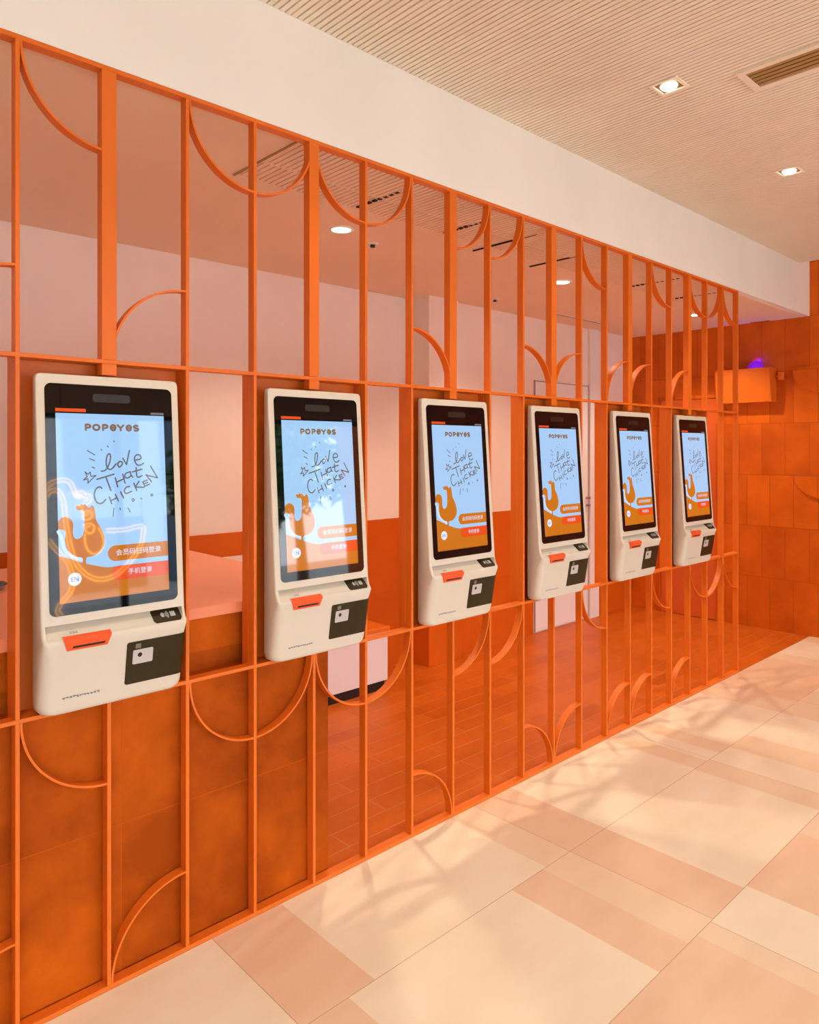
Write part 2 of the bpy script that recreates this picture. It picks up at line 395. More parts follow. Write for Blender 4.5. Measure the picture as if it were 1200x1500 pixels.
LOVE=[[(0.386, 0.313), (0.426, 0.307), (0.459, 0.274), (0.474, 0.233), (0.464, 0.218), (0.443, 0.229), (0.432, 0.265), (0.44, 0.294), (0.467, 0.305), (0.495, 0.294), (0.523, 0.274)], [(0.555, 0.261), (0.538, 0.274), (0.55, 0.292), (0.574, 0.283), (0.583, 0.266), (0.555, 0.261)], [(0.587, 0.242), (0.62, 0.279), (0.652, 0.2)], [(0.701, 0.255), (0.759, 0.247), (0.75, 0.226), (0.714, 0.227), (0.696, 0.25), (0.719, 0.28), (0.754, 0.283), (0.784, 0.272)], [(0.344, 0.357), (0.5, 0.331)], [(0.425, 0.345), (0.468, 0.42)], [(0.512, 0.352), (0.531, 0.401)], [(0.582, 0.332), (0.601, 0.382)], [(0.522, 0.376), (0.595, 0.357)], [(0.646, 0.321), (0.61, 0.329), (0.602, 0.349), (0.63, 0.354), (0.659, 0.342)],[(0.653, 0.319), (0.660,.338),(0.676, 0.35)], [(0.711, 0.297), (0.715, 0.343), (0.736, 0.351), (0.766, 0.343)], [(0.674, 0.321), (0.768, 0.306)], [(0.386, 0.407), (0.369, 0.398), (0.342, 0.404), (0.321, 0.425), (0.32, 0.457), (0.345, 0.485), (0.385, 0.487), (0.419, 0.468)], [(0.453, 0.456), (0.472, 0.493)], [(0.508, 0.442), (0.534, 0.479)], [(0.462, 0.477), (0.521, 0.462)], [(0.557, 0.43), (0.583, 0.464)], [(0.642, 0.402), (0.609, 0.407), (0.592, 0.427), (0.612, 0.44), (0.661, 0.429)], [(0.685, 0.384), (0.711, 0.426)], [(0.735, 0.375), (0.697, 0.407), (0.784, 0.409)]]
LOVE_STR=[[(0.815, 0.369), (0.771, 0.379), (0.791, 0.404), (0.838, 0.392)], [(0.78, 0.392), (0.819, 0.382)], [(0.858, 0.38), (0.806, 0.34), (0.918, 0.358), (0.853, 0.29)]]
ACC=[[(0.266, 0.2), (0.33, 0.224)], [(0.283, 0.244), (0.329, 0.255)], [(0.305, 0.289), (0.326, 0.296)], [(0.389, 0.193), (0.396, 0.199)], [(0.447, 0.174), (0.454, 0.181)], [(0.507, 0.146), (0.511, 0.152)], [(0.241, 0.315), (0.267, 0.328), (0.287, 0.316), (0.292, 0.34), (0.338, 0.335), (0.298, 0.356), (0.264, 0.376), (0.265, 0.352), (0.226, 0.359), (0.259, 0.34), (0.241, 0.315)], [(0.491, 0.518), (0.482, 0.563)], [(0.547, 0.519), (0.552, 0.529)], [(0.622, 0.521), (0.642, 0.544)], [(0.662, 0.474), (0.676, 0.47), (0.687, 0.48), (0.67, 0.487), (0.662, 0.474)], [(0.747, 0.47), (0.756, 0.475)], [(0.847, 0.452), (0.859, 0.448), (0.866, 0.457), (0.852, 0.461), (0.847, 0.452)]]
ROO=[(0.0, 0.575), (0.023, 0.556), (0.062, 0.55), (0.108, 0.564), (0.126, 0.592), (0.122, 0.639), (0.14, 0.666), (0.174, 0.669), (0.21, 0.649), (0.224, 0.602), (0.225, 0.554), (0.221, 0.523), (0.173, 0.518), (0.154, 0.503), (0.166, 0.492), (0.185,.497),(0.2,.486),(0.218,.494),(0.231, 0.486), (0.25, 0.500), (0.27, 0.508), (0.293, 0.496), (0.313, 0.509), (0.318, 0.529), (0.324, 0.55), (0.328, 0.578), (0.373, 0.628), (0.397, 0.677), (0.391, 0.718), (0.348, 0.75), (0.29, 0.768), (0.234, 0.774), (0.228, 0.813), (0.196, 0.809), (0.2, 0.773), (0.139, 0.761), (0.074, 0.724), (0.054, 0.676), (0.061, 0.636), (0.049, 0.619), (0.0, 0.611)]
def text_mesh(body,size):
    cu=bpy.data.curves.new('txt','FONT'); cu.body=body; cu.size=size; cu.resolution_u=3; cu.align_x='CENTER'; cu.align_y='CENTER'
    ob=bpy.data.objects.new('txt',cu); COL.objects.link(ob); dg=bpy.context.evaluated_depsgraph_get()
    me=bpy.data.meshes.new_from_object(ob.evaluated_get(dg)); vs=[tuple(v.co) for v in me.vertices]; fs=[tuple(p.vertices) for p in me.polygons]
    bpy.data.objects.remove(ob); bpy.data.curves.remove(cu); bpy.data.meshes.remove(me); return vs,fs
def text(mb,body,size,cx,cz,width,o,mi,F=fp,sz=None):
    vs,fs=text_mesh(body,size)
    x0=min(v[0] for v in vs);x1=max(v[0] for v in vs);y0=min(v[1] for v in vs);y1=max(v[1] for v in vs)
    kx=width/(x1-x0); kz=kx if sz is None else sz/(y1-y0)
    mb.add([F(cx+(v[0]-(x0+x1)/2)*kx, cz+(v[1]-(y0+y1)/2)*kz, o) for v in vs],fs,mi)
def arcpts(cx,cz,rx,rz,a0,a1,n=10): return [(cx+rx*cos(math.radians(a0+(a1-a0)*k/n)),cz+rz*sin(math.radians(a0+(a1-a0)*k/n))) for k in range(n+1)]

def make_display():
    mb=MB(); o=.0016; e=.00012
    c=lambda L:[dsp(*p) for p in L]
    flat(mb,c([(0,0),(1,0),(1,1),(0,1)]),o,D_SKY)
    # pale outline of the hill and bird, then the hill and bird
    stroke(mb,c(smooth_line([(0.0, 0.625),(0.028, 0.66), (0.042, 0.709), (0.085, 0.748), (0.192, 0.782)],3)),.009,o+e,D_HL)
    hill=smooth_line([(0,.75),(0.097, 0.772), (0.191, 0.797), (0.3, 0.818), (0.412, 0.836), (0.483, 0.836)],4)+[(1.0,.836),(1,1),(0,1)]
    flat(mb,c(hill),o+2*e,D_BRN)
    flat(mb,c(smooth_line(ROO,3)),o+3*e,D_BRN)
    # buttons
    def pill(x0,z0,z1,mi,oo):
        r=(z1-z0)/2; pts=arcpts(x0+r,(z0+z1)/2,r,r,90,270,14)+[(DHW,z0),(DHW,z1)]; flat(mb,pts,oo,mi)
    _,zt1=dsp(0,.722); _,zb1=dsp(0,.807); pill(dsp(.424,0)[0],zb1,zt1,D_BRN,o+4*e)
    _,zt2=dsp(0,.834); _,zb2=dsp(0,.912); pill(dsp(.455,0)[0],zb2,zt2,D_RED,o+4*e)
    x,z=dsp(.714,.762); text(mb,'会员码扫码登录',.02,x,z,.136,o+5*e,D_WHT)
    x,z=dsp(.722,.871); text(mb,'手机登录',.02,x,z,.072,o+5*e,D_WHT)
    x,z=dsp(.129,.880); flat(mb,arcpts(x,z,.0185,.0185,0,360,24)[:-1],o+4*e,D_WHT); text(mb,'EN',.02,x,z,.0205,o+5*e,D_NAVY)
    # status tabs
    flat(mb,c([(0,-.026),(.262,-.026),(.262,-.008),(0,-.008)]),o,D_RED)
    flat(mb,c([(.87,-.018),(1,-.018),(1,-.006),(.87,-.006)]),o,D_GRY)
    # hand lettering
    for s in LOVE+LOVE_STR:
        pts=[dsp(*p) for p in s]; stroke(mb,smooth_line(pts,3) if (len(s)>3 and s not in LOVE_STR) else pts,.0043,o+2*e,D_TXT)
    for s in ACC: stroke(mb,[dsp(*p) for p in s],.003,o+2*e,D_TXT)
    # logo, heavy rounded capitals with a small e
    w=.0062; H=.0215; zc=dsp(0,.0735)[1]; zb=zc-H/2+w/2; zt=zc+H/2-w/2; hh=zt-zb
    xs=[dsp(s,0)[0] for s in (.258,.322,.412,.480,.548,.628,.697)]
    def st(pts): stroke(mb,pts,w,o+2*e,D_LOGO)
    for x in (xs[0],xs[2]):
        st([(x,zb),(x,zt),(x+.007,zt)]+arcpts(x+.007,zt-hh*.29,.0062,hh*.29,90,-90,6)+[(x,zt-hh*.58)])
    x=xs[1]+.0095; st(arcpts(x,(zb+zt)/2,.0088,hh/2,0,360,18))
    for x in (xs[3],xs[5]):
        st([(x+.001,zc),(x+.0150,zc)]+arcpts(x+.008,(zb+zt)/2,.0072,hh/2,12,320,14))
    x=xs[4]; st([(x,zt),(x+.0085,zc-.001)]); st([(x+.017,zt),(x+.0085,zc-.001),(x+.0085,zb)])
    x=xs[6]+.0080; st(arcpts(x,zc+hh*.25,.0068,hh*.25,40,270,9)+arcpts(x,zc-hh*.25,.0068,hh*.25,90,-140,9))
    return mb
# lower block front plane
def lf(x,z,o=0):
    z0,z1=KB,1.078; d=.048+(.0835-.048)*(z-z0)/(z1-z0); k=(.0835-.048)/(z1-z0); n=Vector((0,-1,-k)).normalized()
    return (x,-d+n.y*o,z+n.z*o)
def lg(x,z,o=0):   # sloping ledge between screen face and lip
    t=max(0,(z-1.0882)/(1.127-1.0882)); d=.079+(.032-.079)*t
    return (x,-d-o*.63,z+o*.77)
def make_kiosk():
    t=thing('ordering_kiosk','','kiosk',(P(1),0,KB))
    def kp(mb,name,m,par=None):
        mb.v=[(x,y,z-KB) for x,y,z in mb.v]; return mb.build(name,m,par or t)
    bo=kp(kiosk_body(),'body',M['kiosk']); me=bo.data
    for e_ in me.edges:
        za,zb=[me.vertices[i].co.z+KB for i in e_.vertices]
        xs_=[abs(me.vertices[i].co.x) for i in e_.vertices]
        if min(za,zb)>1.0881 and max(za,zb)<1.1265 and min(xs_)>.185 and max(xs_)<.2: e_.use_edge_sharp=True
        if abs(za-zb)<1e-5 and (abs(za-1.127)<1e-4 or abs(za-1.1262)<1e-4 or abs(za-1.0882)<1e-4): e_.use_edge_sharp=True
    mb=MB(); slab(mb,rrect(-.1865,.1865,1.151,1.801,.018),-.004,.0012)
    gl=kp(mb,'screen_glass',M['glass']); gl['label']='glossy black screen glass'
    d=kp(make_display(),'display',DISP,gl); d['label']='lit blue touch display with brown bird and hand lettering'
    mb=MB(); slab(mb,rrect(-.055,.055,1.752,1.776,.008),.0010,.0014); kp(mb,'sensor_window',M['grey'],gl)
    # receipt slot
    mb=MB(); 
    for o0,o1,L,mi in ((-.003,.0035,[(-.157,1.0855),(-.026,1.0855),(-.037,1.056),(-.147,1.056)],0),(.0035,.0040,[(-.132,1.068),(-.042,1.068),(-.046,1.062),(-.134,1.062)],1)):
        slab(mb,L,o0,o1,mi,lf)
    # bit of the slot wrapping over the lip
    vs=[lf(-.157,1.0855,.0035),lf(-.026,1.0855,.0035),lg(-.026,1.0885,.0032),lg(-.157,1.0885,.0032),lg(-.026,1.0935,.0025),lg(-.157,1.0935,.0025),lg(-.026,1.0940,-.001),lg(-.157,1.0940,-.001)]
    mb.add(vs,[(0,1,2,3),(3,2,4,5),(5,4,6,7)],0)
    kp(mb,'receipt_slot',[M['red'],M['groove']])['label']='orange-red receipt slot'
    # contactless pad on the ledge
    mb=MB(); n=6; zz=[1.089+(1.1245-1.089)*k/n for k in range(n+1)]
    vs=[];x0,x1=.106,.1945
    for z in zz: 
        ins=.006 if z in (zz[0],zz[-1]) else 0
        vs+=[lg(x0+ins,z,.0022),lg(x1-ins,z,.0022),lg(x0+ins,z,-.004),lg(x1-ins,z,-.004)]
    fs=[]
    for k in range(n): b=4*k; fs+=[(b,b+1,b+5,b+4),(b,b+4,b+6,b+2),(b+1,b+3,b+7,b+5)]
    fs+=[(0,2,3,1),(4*n,4*n+1,4*n+3,4*n+2)]
    mb.add(vs,fs); pad=kp(mb,'contactless_pad',M['olive']); pad['label']='dark contactless payment pad'
    mb=MB(); 
    for r in (.006,.010,.014): stroke(mb,arcpts(.142,1.106,r,r*.9,-40,40,5),.0022,.0029,0,lg)
    flat(mb,arcpts(.138,1.106,.006,.006,0,360,10)[:-1],.0028,0,lg); flat(mb,[(.162,1.1),(.178,1.1),(.178,1.112),(.162,1.112)],.0028,0,lg)
    kp(mb,'wave_symbol',M['icon'],pad)
    # card reader panel wrapping round the right corner
    mb=MB(); z0,z1=.9185,1.047
    def sect(z,o):
        d=.048+(.0835-.048)*(z-KB)/(1.078-KB); pts=[(.022,-d-o)]
        if z in (z0,z1): pts=[(.0265,-d-o)]
        pts.append((.10,-d-o)); 
        R=.030 if z<1.04 else .030-.022*(z-1.04)/.0482
        rr=min(R,d+.012-.004)
        for k in range(9):
            a=1.5*pi+(pi/2)*k/8; pts.append((HW-R+(R+o)*cos(a),-d+rr+(rr+o)*sin(a)))
        pts.append((HW+o,.002-d*.0)); return [(x,y,z) for x,y in pts]
    levels=[z0,z0+.004]+[z0+.02*k for k in range(1,7)]+[z1-.004,z1]; levels=sorted(set(l for l in levels if l<=z1))
    A_=[sect(z,.0025) for z in levels]; B_=[sect(z,-.003) for z in levels]; m=len(A_[0])
    for G,fl in ((A_,0),(B_,1)):
        vs=[p for r in G for p in r]; fs=[(i*m+j,i*m+j+1,(i+1)*m+j+1,(i+1)*m+j) for i in range(len(G)-1) for j in range(m-1)]; mb.add(vs,fs,0,True)
    for i in range(len(A_)-1):
        for j in (0,m-1): mb.add([A_[i][j],A_[i+1][j],B_[i+1][j],B_[i][j]],[(0,1,2,3)])
    for i in (0,-1):
        for j in range(m-1): mb.add([A_[i][j],A_[i][j+1],B_[i][j+1],B_[i][j]],[(0,1,2,3)])
    cr_=kp(mb,'card_reader',M['olive']); cr_['label']='dark olive card and code reader panel'
    mb=MB(); slab(mb,rrect(.040,.101,.979,1.022,.004),.0015,.0042,0,lf); slab(mb,arcpts(.061,1.006,.007,.007,0,360,12)[:-1],.0042,.0046,1,lf)
    kp(mb,'scan_window',[M['paleplastic'],M['olive']],cr_)['label']='pale scan window with a dark dot'
    mb=MB(); slab(mb,rrect(.047,.063,1.026,1.040,.002),.0015,.0032,0,lf); kp(mb,'reader_icon',M['dimicon'],cr_)
    # unreadable printed marks
    mb=MB(); rnd=random.Random(3); x=-.152
    for k in range(11):
        w=.0075; z=.919
        for j in range(4):
            a=(x+rnd.random()*w,z+(rnd.random()-.5)*.007); b=(x+rnd.random()*w,z+(rnd.random()-.5)*.007); stroke(mb,[a,b],.0012,.0009,0,lf)
        zz_=z+(rnd.random()-.5)*.006; stroke(mb,[(x,zz_),(x+w*.9,zz_+.0005)],.0012,.0009,0,lf); x+=.0095
    kp(mb,'printed_text',M['ink'])['label']='small dark blue printed line'
    mb=MB()
    for k in range(3):
        for j in range(2): stroke(mb,[(-.135+.008*k,1.099+.003*j),(-.130+.008*k,1.0995+.003*j)],.0011,.0016,0,lg)
    kp(mb,'slot_caption',M['ink'])['label']='tiny printed mark above the receipt slot'
    mb=MB(); mb.box(-.06,.06,.0125,BD-.0062,1.3,1.6,bev=.002); kp(mb,'wall_bracket',M['mount'])
    return t
M['grey']=mat('smoked_sensor_window',(.022,.018,.015),.2)
K0=make_kiosk()
KL=['nearest cream self-order kiosk at the left, golden neon bird reflected over its bright screen',
    'second cream self-order kiosk from the left, green trees mirrored in its screen edge',
    'third cream self-order kiosk from the left, its screen edge dark and free of reflections',
    'fourth cream self-order kiosk, the one standing in front of the white door',
    'fifth cream self-order kiosk, second from the far end of the lattice',
    'farthest and smallest-looking cream self-order kiosk, beside the lattice end near the orange wall']
kids=[c for c in bpy.data.objects if c.parent==K0]
def copy_tree(o,parent=None):
    c=o.copy(); COL.objects.link(c)
    if parent: c.parent=parent
    for ch in [x for x in bpy.data.objects if x.parent==o]: copy_tree(ch,c)
    return c
for k in range(6):
    o=K0 if k==0 else copy_tree(K0)
    o.location=(P(1+3*k),0,KB); o['label']=KL[k]; o['category']='kiosk'; o['group']='self-order kiosks mounted on the orange lattice'

# ------------------------------------------------------------------ service counter behind the lattice
t=thing('service_counter','burnt orange service counter with a salmon top behind the left half of the lattice','counter',(0,.8,0))
mb=MB(); mb.box(-3.9,1.693,.046-.8,.0815-.8,0,.856); mb.build('front_panel',M['boardtile'],t)
mb=MB(); mb.box(-3.9,1.693,.082-.8,1.35-.8,0,.856); mb.box(-3.9,1.693,.118-.8,1.35-.8,.856,1.04); mb.build('carcass',M['boardtile'],t)
mb=MB(); mb.box(-3.9,1.809,.082-.8,1.43-.8,1.0405,1.078,bev=.002); mb.build('counter_top',M['countertop'],t)
t=thing('back_counter','low salmon-topped work counter against the back wall behind the service counter','counter',(2.1,1.6,0))
mb=MB(); mb.box(-.26,.28,-.25,.24,0,.915); mb.build('carcass',M['boardtile'],t)
mb=MB(); mb.box(-.28,.30,-.28,.244,.9155,.95,bev=.002); mb.build('counter_top',M['whitelam'],t)
t=thing('low_cabinet','low white cabinet with an orange top and black plinth on the orange tile floor','cabinet',(2.95,1.62,0))
mb=MB(); mb.box(-.52,.315,-.155,.21,.065,.395,bev=.003); mb.build('carcass',M['whitelam'],t)
mb=MB(); mb.box(-.53,.322,-.17,.215,.3955,.425,bev=.003); mb.build('cabinet_top',M['orange'],t)
mb=MB(); mb.box(-.50,.30,-.135,.2,0,.0645); mb.build('plinth',M['black'],t)
mb=MB(); mb.cyl((0,0,0),.045,.018,r2=.10,n=32); mb.cyl((0,0,.018),.10,.004,r2=.097,n=32)
tag(mb.build('shallow_bowl',M['black'],None,(.71,.93,1.0785)),'black shallow dish on the salmon counter top at the left picture edge','dish')

# ------------------------------------------------------------------ doors, sensors, vents
d1=bpy.data.objects.new('door_1',None); COL.objects.link(d1); d1.location=(5.59,1.68,0); struct(d1)
mb=MB(); mb.box(-.41,.41,-.004,.006,.015,2.205,bev=.002); mb.build('door_leaf',M['door'],d1)
mb=MB(); mb.box(.425,.575,-.022,.009,0,ZB-.001,bev=.002); mb.build('door_frame',M['door'],d1)
mb=MB()
mb.box(.412,.419,-.006,.009,0,2.213); mb.box(-.419,-.412,-.006,.009,0,2.213); mb.box(-.412,.412,-.006,.009,2.2065,2.213)
mb.build('door_gap_trim',M['doorgap'],d1)
for z in (1.08,1.15):
    mb=MB(); mb.cyl((.385,-.034,z),.012,.03,'y'); mb.box(.33,.40,-.04,-.03,z-.006,z+.006); mb.build('door_handle',M['chrome'],d1)
d2=bpy.data.objects.new('door_2',None); COL.objects.link(d2); d2.location=(XE,1.08,0); struct(d2)
M['d2']=mat('orange_door_paint',(.66,.11,.012),.4)
mb=MB(); mb.box(-.018,-.002,-.275,.275,.005,2.09,bev=.002); mb.build('door_leaf',M['d2'],d2)
mb=MB(); mb.box(-.026,-.0005,-.30,.30,2.093,2.125); mb.box(-.026,-.0005,-.30,-.278,0,2.093); mb.box(-.026,-.0005,.278,.30,0,2.093); mb.build('door_frame',M['walltile'],d2)

# insect lamp on the end wall
t=thing('insect_lamp','orange wall-mounted insect lamp box with violet light shining out of its top','lamp',(XE,.515,2.03))
mb=MB(); n=10
prof=[(-.005,.0)]+[(-.11-.035*sin(pi*k/n*.5),.0+.30*k/n) for k in range(n+1)]
W=.245
vs=[];
for y in (-W,W):
    for x,z in prof+[(-.005,.04)]: vs.append((x,y,z))
m=len(prof)+1
fs=[(i,i+1,m+i+1,m+i) for i in range(m-1)]
outer=[(x,y) for x,y in prof]
mbs=MB()
th=.008
for (x0,z0),(x1,z1) in zip(prof[1:],prof[2:]): 
    mbs.add([(x0,-W,z0),(x0,W,z0),(x1,W,z1),(x1,-W,z1)],[(0,1,2,3)],0,True)
    mbs.add([(x0+th,-W,z0),(x0+th,W,z0),(x1+th,W,z1),(x1+th,-W,z1)],[(3,2,1,0)],0,True)
x0,z0=prof[-1]; mbs.add([(x0,-W,z0),(x0,W,z0),(x0+th,W,z0),(x0+th,-W,z0)],[(0,1,2,3)])
x0,z0=prof[1]; mbs.add([(x0,-W,z0),(x0,W,z0),(0,W,z0),(0,-W,z0)],[(0,1,2,3)])
for y in (-W,W-.006):
    pts=[(0,0)]+prof[1:]+[(0,.30)]
    k=len(pts); vs=[(x,y,z) for x,z in pts]+[(x,y+.006,z) for x,z in pts]
    mbs.add(vs,[tuple(range(k)),tuple(range(k,2*k))[::-1]]+[(i,(i+1)%k,k+(i+1)%k,k+i) for i in range(k)])
mbs.build('housing',M['orange'],t)
mb=MB(); rings=[]
for k in range(9):
    a=pi/2*k/8; rings.append([(-.058+.045*cos(a)*cos(2*pi*i/20),-.09+.072*cos(a)*sin(2*pi*i/20),.275+.10*sin(a)) for i in range(20)])
mb.add([p for r in rings for p in r],[(k*20+i,k*20+(i+1)%20,(k+1)*20+(i+1)%20,(k+1)*20+i) for k in range(8) for i in range(20)],0,True)
tb=mb.build('violet_halo_dome',M['uv'],t); tb['label']='added glowing dome in place of the violet halo on the wall'  # added emissive dome, imitates the soft violet halo above the box
mb=MB(); mb.box(-.05,0,-.315,-.27,.19,.26,bev=.006); mb.box(-.03,-.001,-.271,-.2455,.215,.235); mb.build('side_plug',M['orange'],t)

l=bpy.data.lights.new('violet_glow','POINT'); l.energy=1.2; l.color=(.02,.0,1); l.shadow_soft_size=.02
o=bpy.data.objects.new('violet_glow',l); COL.objects.link(o); o.parent=t; o.location=(-.03,-.085,.38)
# slot diffuser in back ceiling
t=thing('slot_diffuser','long black slot air diffuser in the back ceiling above the white door','vent',(5.5,1.43,ZB))
mb=MB(); mb.box(-.40,.40,-.012,.012,-.004,-.0006); mb.build('slot',M['black'],t)
mb=MB(); mb.box(-.41,.41,-.02,-.0125,-.007,-.0005); mb.box(-.41,.41,.0125,.02,-.007,-.0005); mb.build('slot_frame',M['backceil'],t)
# short dotted slots of the ribbed band
def dots(x,y0,y1,lab,solid=False):
    t=thing('ceiling_slot',lab,'vent',(x,(y0+y1)/2,ZB-.006),'dark ventilation slots in the ribbed ceiling behind the lattice')
    L=y1-y0; n=1 if solid else max(2,int(L/.034)); mb=MB()
    for k in range(n):
        a=-L/2+L*k/n; b=a+L/n*(1 if solid else .6); w=.004 if solid else .008; mb.box(-w,w,a,b,-.0015,-.0004 if y1<.3 else .0055)
    mb.build('slot_opening',M['groove'],t)
SL_=[(2.185,.18,.485,0,'dotted ventilation slot in the back ceiling, seen inside the second half-circle from the left'),
     (2.78,.17,.485,0,'dotted ventilation slot in the back ceiling, seen right of the third wide post'),
     (3.15,.15,.60,1,'thin dark ceiling slot behind the eighth and ninth posts'),
     (3.683,.20,.60,1,'thin dark ceiling slot above the middle round downlight'),
     (4.65,.10,.466,0,'dotted ventilation slot in the back ceiling, behind the fifth wide post'),
     (5.27,.13,.45,0,'farthest dotted ventilation slot in the back ceiling, near the end of the lattice')]
for x,a,b,s,l in SL_: dots(x,a,b,l,bool(s))
mb=MB(); mb.box(-.004,.004,-.24,.24,-.001,.0055)
tag(mb.build('ceiling_joint',M['bronze'],None,(1.556,.27,ZB-.006)),'thin brass-coloured joint line at the left end of the ribbed back ceiling','joint strip')
# round downlights
def downlight(x,y,lab):
    t=thing('round_downlight',lab,'ceiling light',(x,y,ZB),'round downlights in the back ceiling')
    mb=MB(); n=32; vs=[];fs=[]
    for r,z in ((.066,-.0008),(.066,-.004),(.053,-.006),(.050,-.0015)):
        vs+=[(r*cos(2*pi*i/n),r*sin(2*pi*i/n),z) for i in range(n)]
    for k in range(3): fs+=[(k*n+i,k*n+(i+1)%n,(k+1)*n+(i+1)%n,(k+1)*n+i) for i in range(n)]
    mb.add(vs,fs,0,True); mb.build('trim_ring',M['white'],t)
    mb=MB(); mb.cyl((0,0,-.003),.050,.0022,n=32); mb.build('lamp_lens',M['lampglow'],t)
    spot(x,y,ZB-.012,t,85,(1,.85,.66),2.2)
    return t
def spot(x,y,z,par,e,col,ang,blend=.6,rad=.045):
    l=bpy.data.lights.new('spot','SPOT'); l.energy=e; l.color=col; l.spot_size=ang; l.spot_blend=blend; l.shadow_soft_size=rad
    o=bpy.data.objects.new('lamp_light',l); COL.objects.link(o); o.parent=par; o.location=(x-par.location.x,y-par.location.y,z-par.location.z)
for x,y,l in ((2.352,.806,'round white downlight in the back ceiling, leftmost and largest-looking of three'),
              (4.191,.716,'round white downlight in the back ceiling, the middle of three'),
              (6.042,.65,'round white downlight in the back ceiling, farthest and smallest-looking of three')): downlight(x,y,l)
t=thing('smoke_detector','small ceiling sensor beside the leftmost round downlight','sensor',(2.644,.896,ZB))
mb=MB(); mb.cyl((0,0,-.008),.03,.0075,n=24,r2=.034); mb.build('base_ring',M['white'],t)
mb=MB(); mb.cyl((0,0,-.02),.014,.012,n=20); mb.build('sensor_head',M['mount'],t)
t=thing('smoke_detector','small ceiling sensor near the wall, left of the middle round downlight','sensor',(4.30,1.40,ZB))
mb=MB(); mb.cyl((0,0,-.008),.03,.0075,n=24,r2=.034); mb.build('base_ring',M['white'],t)
mb=MB(); mb.cyl((0,0,-.02),.014,.012,n=20); mb.build('sensor_head',M['mount'],t)
# square front downlights
def sqlight(x,y,lab,e=30):
    t=thing('square_downlight',lab,'ceiling light',(x,y,ZC),'square recessed spotlights in the ribbed front ceiling')
    a,b=.062,.048; mb=MB()
    z0,z1=-.006,-.0008
    mb.box(-a,a,-a,-b,z0,z1);mb.box(-a,a,b,a,z0,z1);mb.box(-a,-b,-b,b,z0,z1);mb.box(b,a,-b,b,z0,z1); mb.build('trim_frame',M['ribceil'],t)
    mb=MB(); mb.box(-b,b,-b,b,-.0022,-.0008); mb.build('recess_plate',M['lampmetal'],t)
    mb=MB(); mb.cyl((0,0,-.012),.030,.0095,n=28,r2=.036); mb.build('lamp_lens',M['lampglow'],t)
    spot(x,y,ZC-.02,t,e,(1,.86,.70),1.9)
for k,(x,l) in enumerate(((.16,'square spotlight in the ribbed ceiling above the left picture edge'),(1.555,'square spotlight in the ribbed ceiling above the second kiosk'),(2.953,'square recessed spotlight left of the dark air grille'),(4.348,'square recessed spotlight beyond the dark air grille, near the right picture edge'),(5.745,'square spotlight in the ribbed ceiling close to the orange end wall'))):
    if 2<=k<=3: sqlight(x,-.692,l)
    else: sqlight(x,-.692,l)
# air grille
t=thing('air_grille','long dark bronze slatted air grille in the ribbed front ceiling','vent',(3.158,-1.7,ZC))
mb=MB(); mb.box(-.076,.076,-.74,.74,-.003,-.0008); mb.build('grille_back',M['groove'],t)
for k in range(5):
    x=-.062+k*.031; mb=MB(); mb.box(x-.0105,x+.0105,-.74,.74,-.0065,-.0031); mb.build('grille_slat',M['bronze'],t)
mb=MB(); mb.box(-.105,-.077,-.77,.77,-.009,-.0008);mb.box(.077,.105,-.77,.77,-.009,-.0008);mb.box(-.077,.077,.741,.77,-.009,-.0008);mb.box(-.077,.077,-.77,-.741,-.009,-.0008); mb.build('grille_frame',M['ribceil'],t)

# ------------------------------------------------------------------ window wall behind the viewer
YW=-5.9
gm=bpy.data.materials.new('clear_window_glass'); gm.use_nodes=True; nt=gm.node_tree
for n_ in list(nt.nodes): nt.nodes.remove(n_)
out=nt.nodes.new('ShaderNodeOutputMaterial'); mx=nt.nodes.new('ShaderNodeMixShader'); tr=nt.nodes.new('ShaderNodeBsdfTransparent'); gl=nt.nodes.new('ShaderNodeBsdfGlossy'); fr=nt.nodes.new('ShaderNodeFresnel')
gl.inputs['Roughness'].default_value=.0; fr.inputs['IOR'].default_value=1.35; tr.inputs[0].default_value=(.97,.98,.97,1)
nt.links.new(fr.outputs[0],mx.inputs[0]); nt.links.new(tr.outputs[0],mx.inputs[1]); nt.links.new(gl.outputs[0],mx.inputs[2]); nt.links.new(mx.outputs[0],out.inputs[0])
mb=MB(); mb.box(-4,XE,YW-.12,YW,2.86,3.36); mb.box(-4,XE,YW-.12,YW,-.1,.10); struct(mb.build('wall_front',M['pinkwall']))
nw=6; xw0=-4.0; ww=(XE-xw0)/nw
for k in range(nw):
    w=bpy.data.objects.new('window_%d'%(k+1),None); COL.objects.link(w); w.location=(xw0+ww*(k+.5),YW,0); struct(w)
    h=ww/2; mb=MB()
    for a,b,c_,d_ in ((-h,-h+.035,.10,2.86),(h-.035,h,.10,2.86),(-h+.035,h-.035,.10,.15),(-h+.035,h-.035,2.81,2.86)): mb.box(a,b,-.09,-.03,c_,d_)
    mb.build('window_frame',M['alu'],w)
    mb=MB(); mb.box(-h+.035,h-.035,-.066,-.060,.15,2.81); mb.build('window_pane',gm,w)
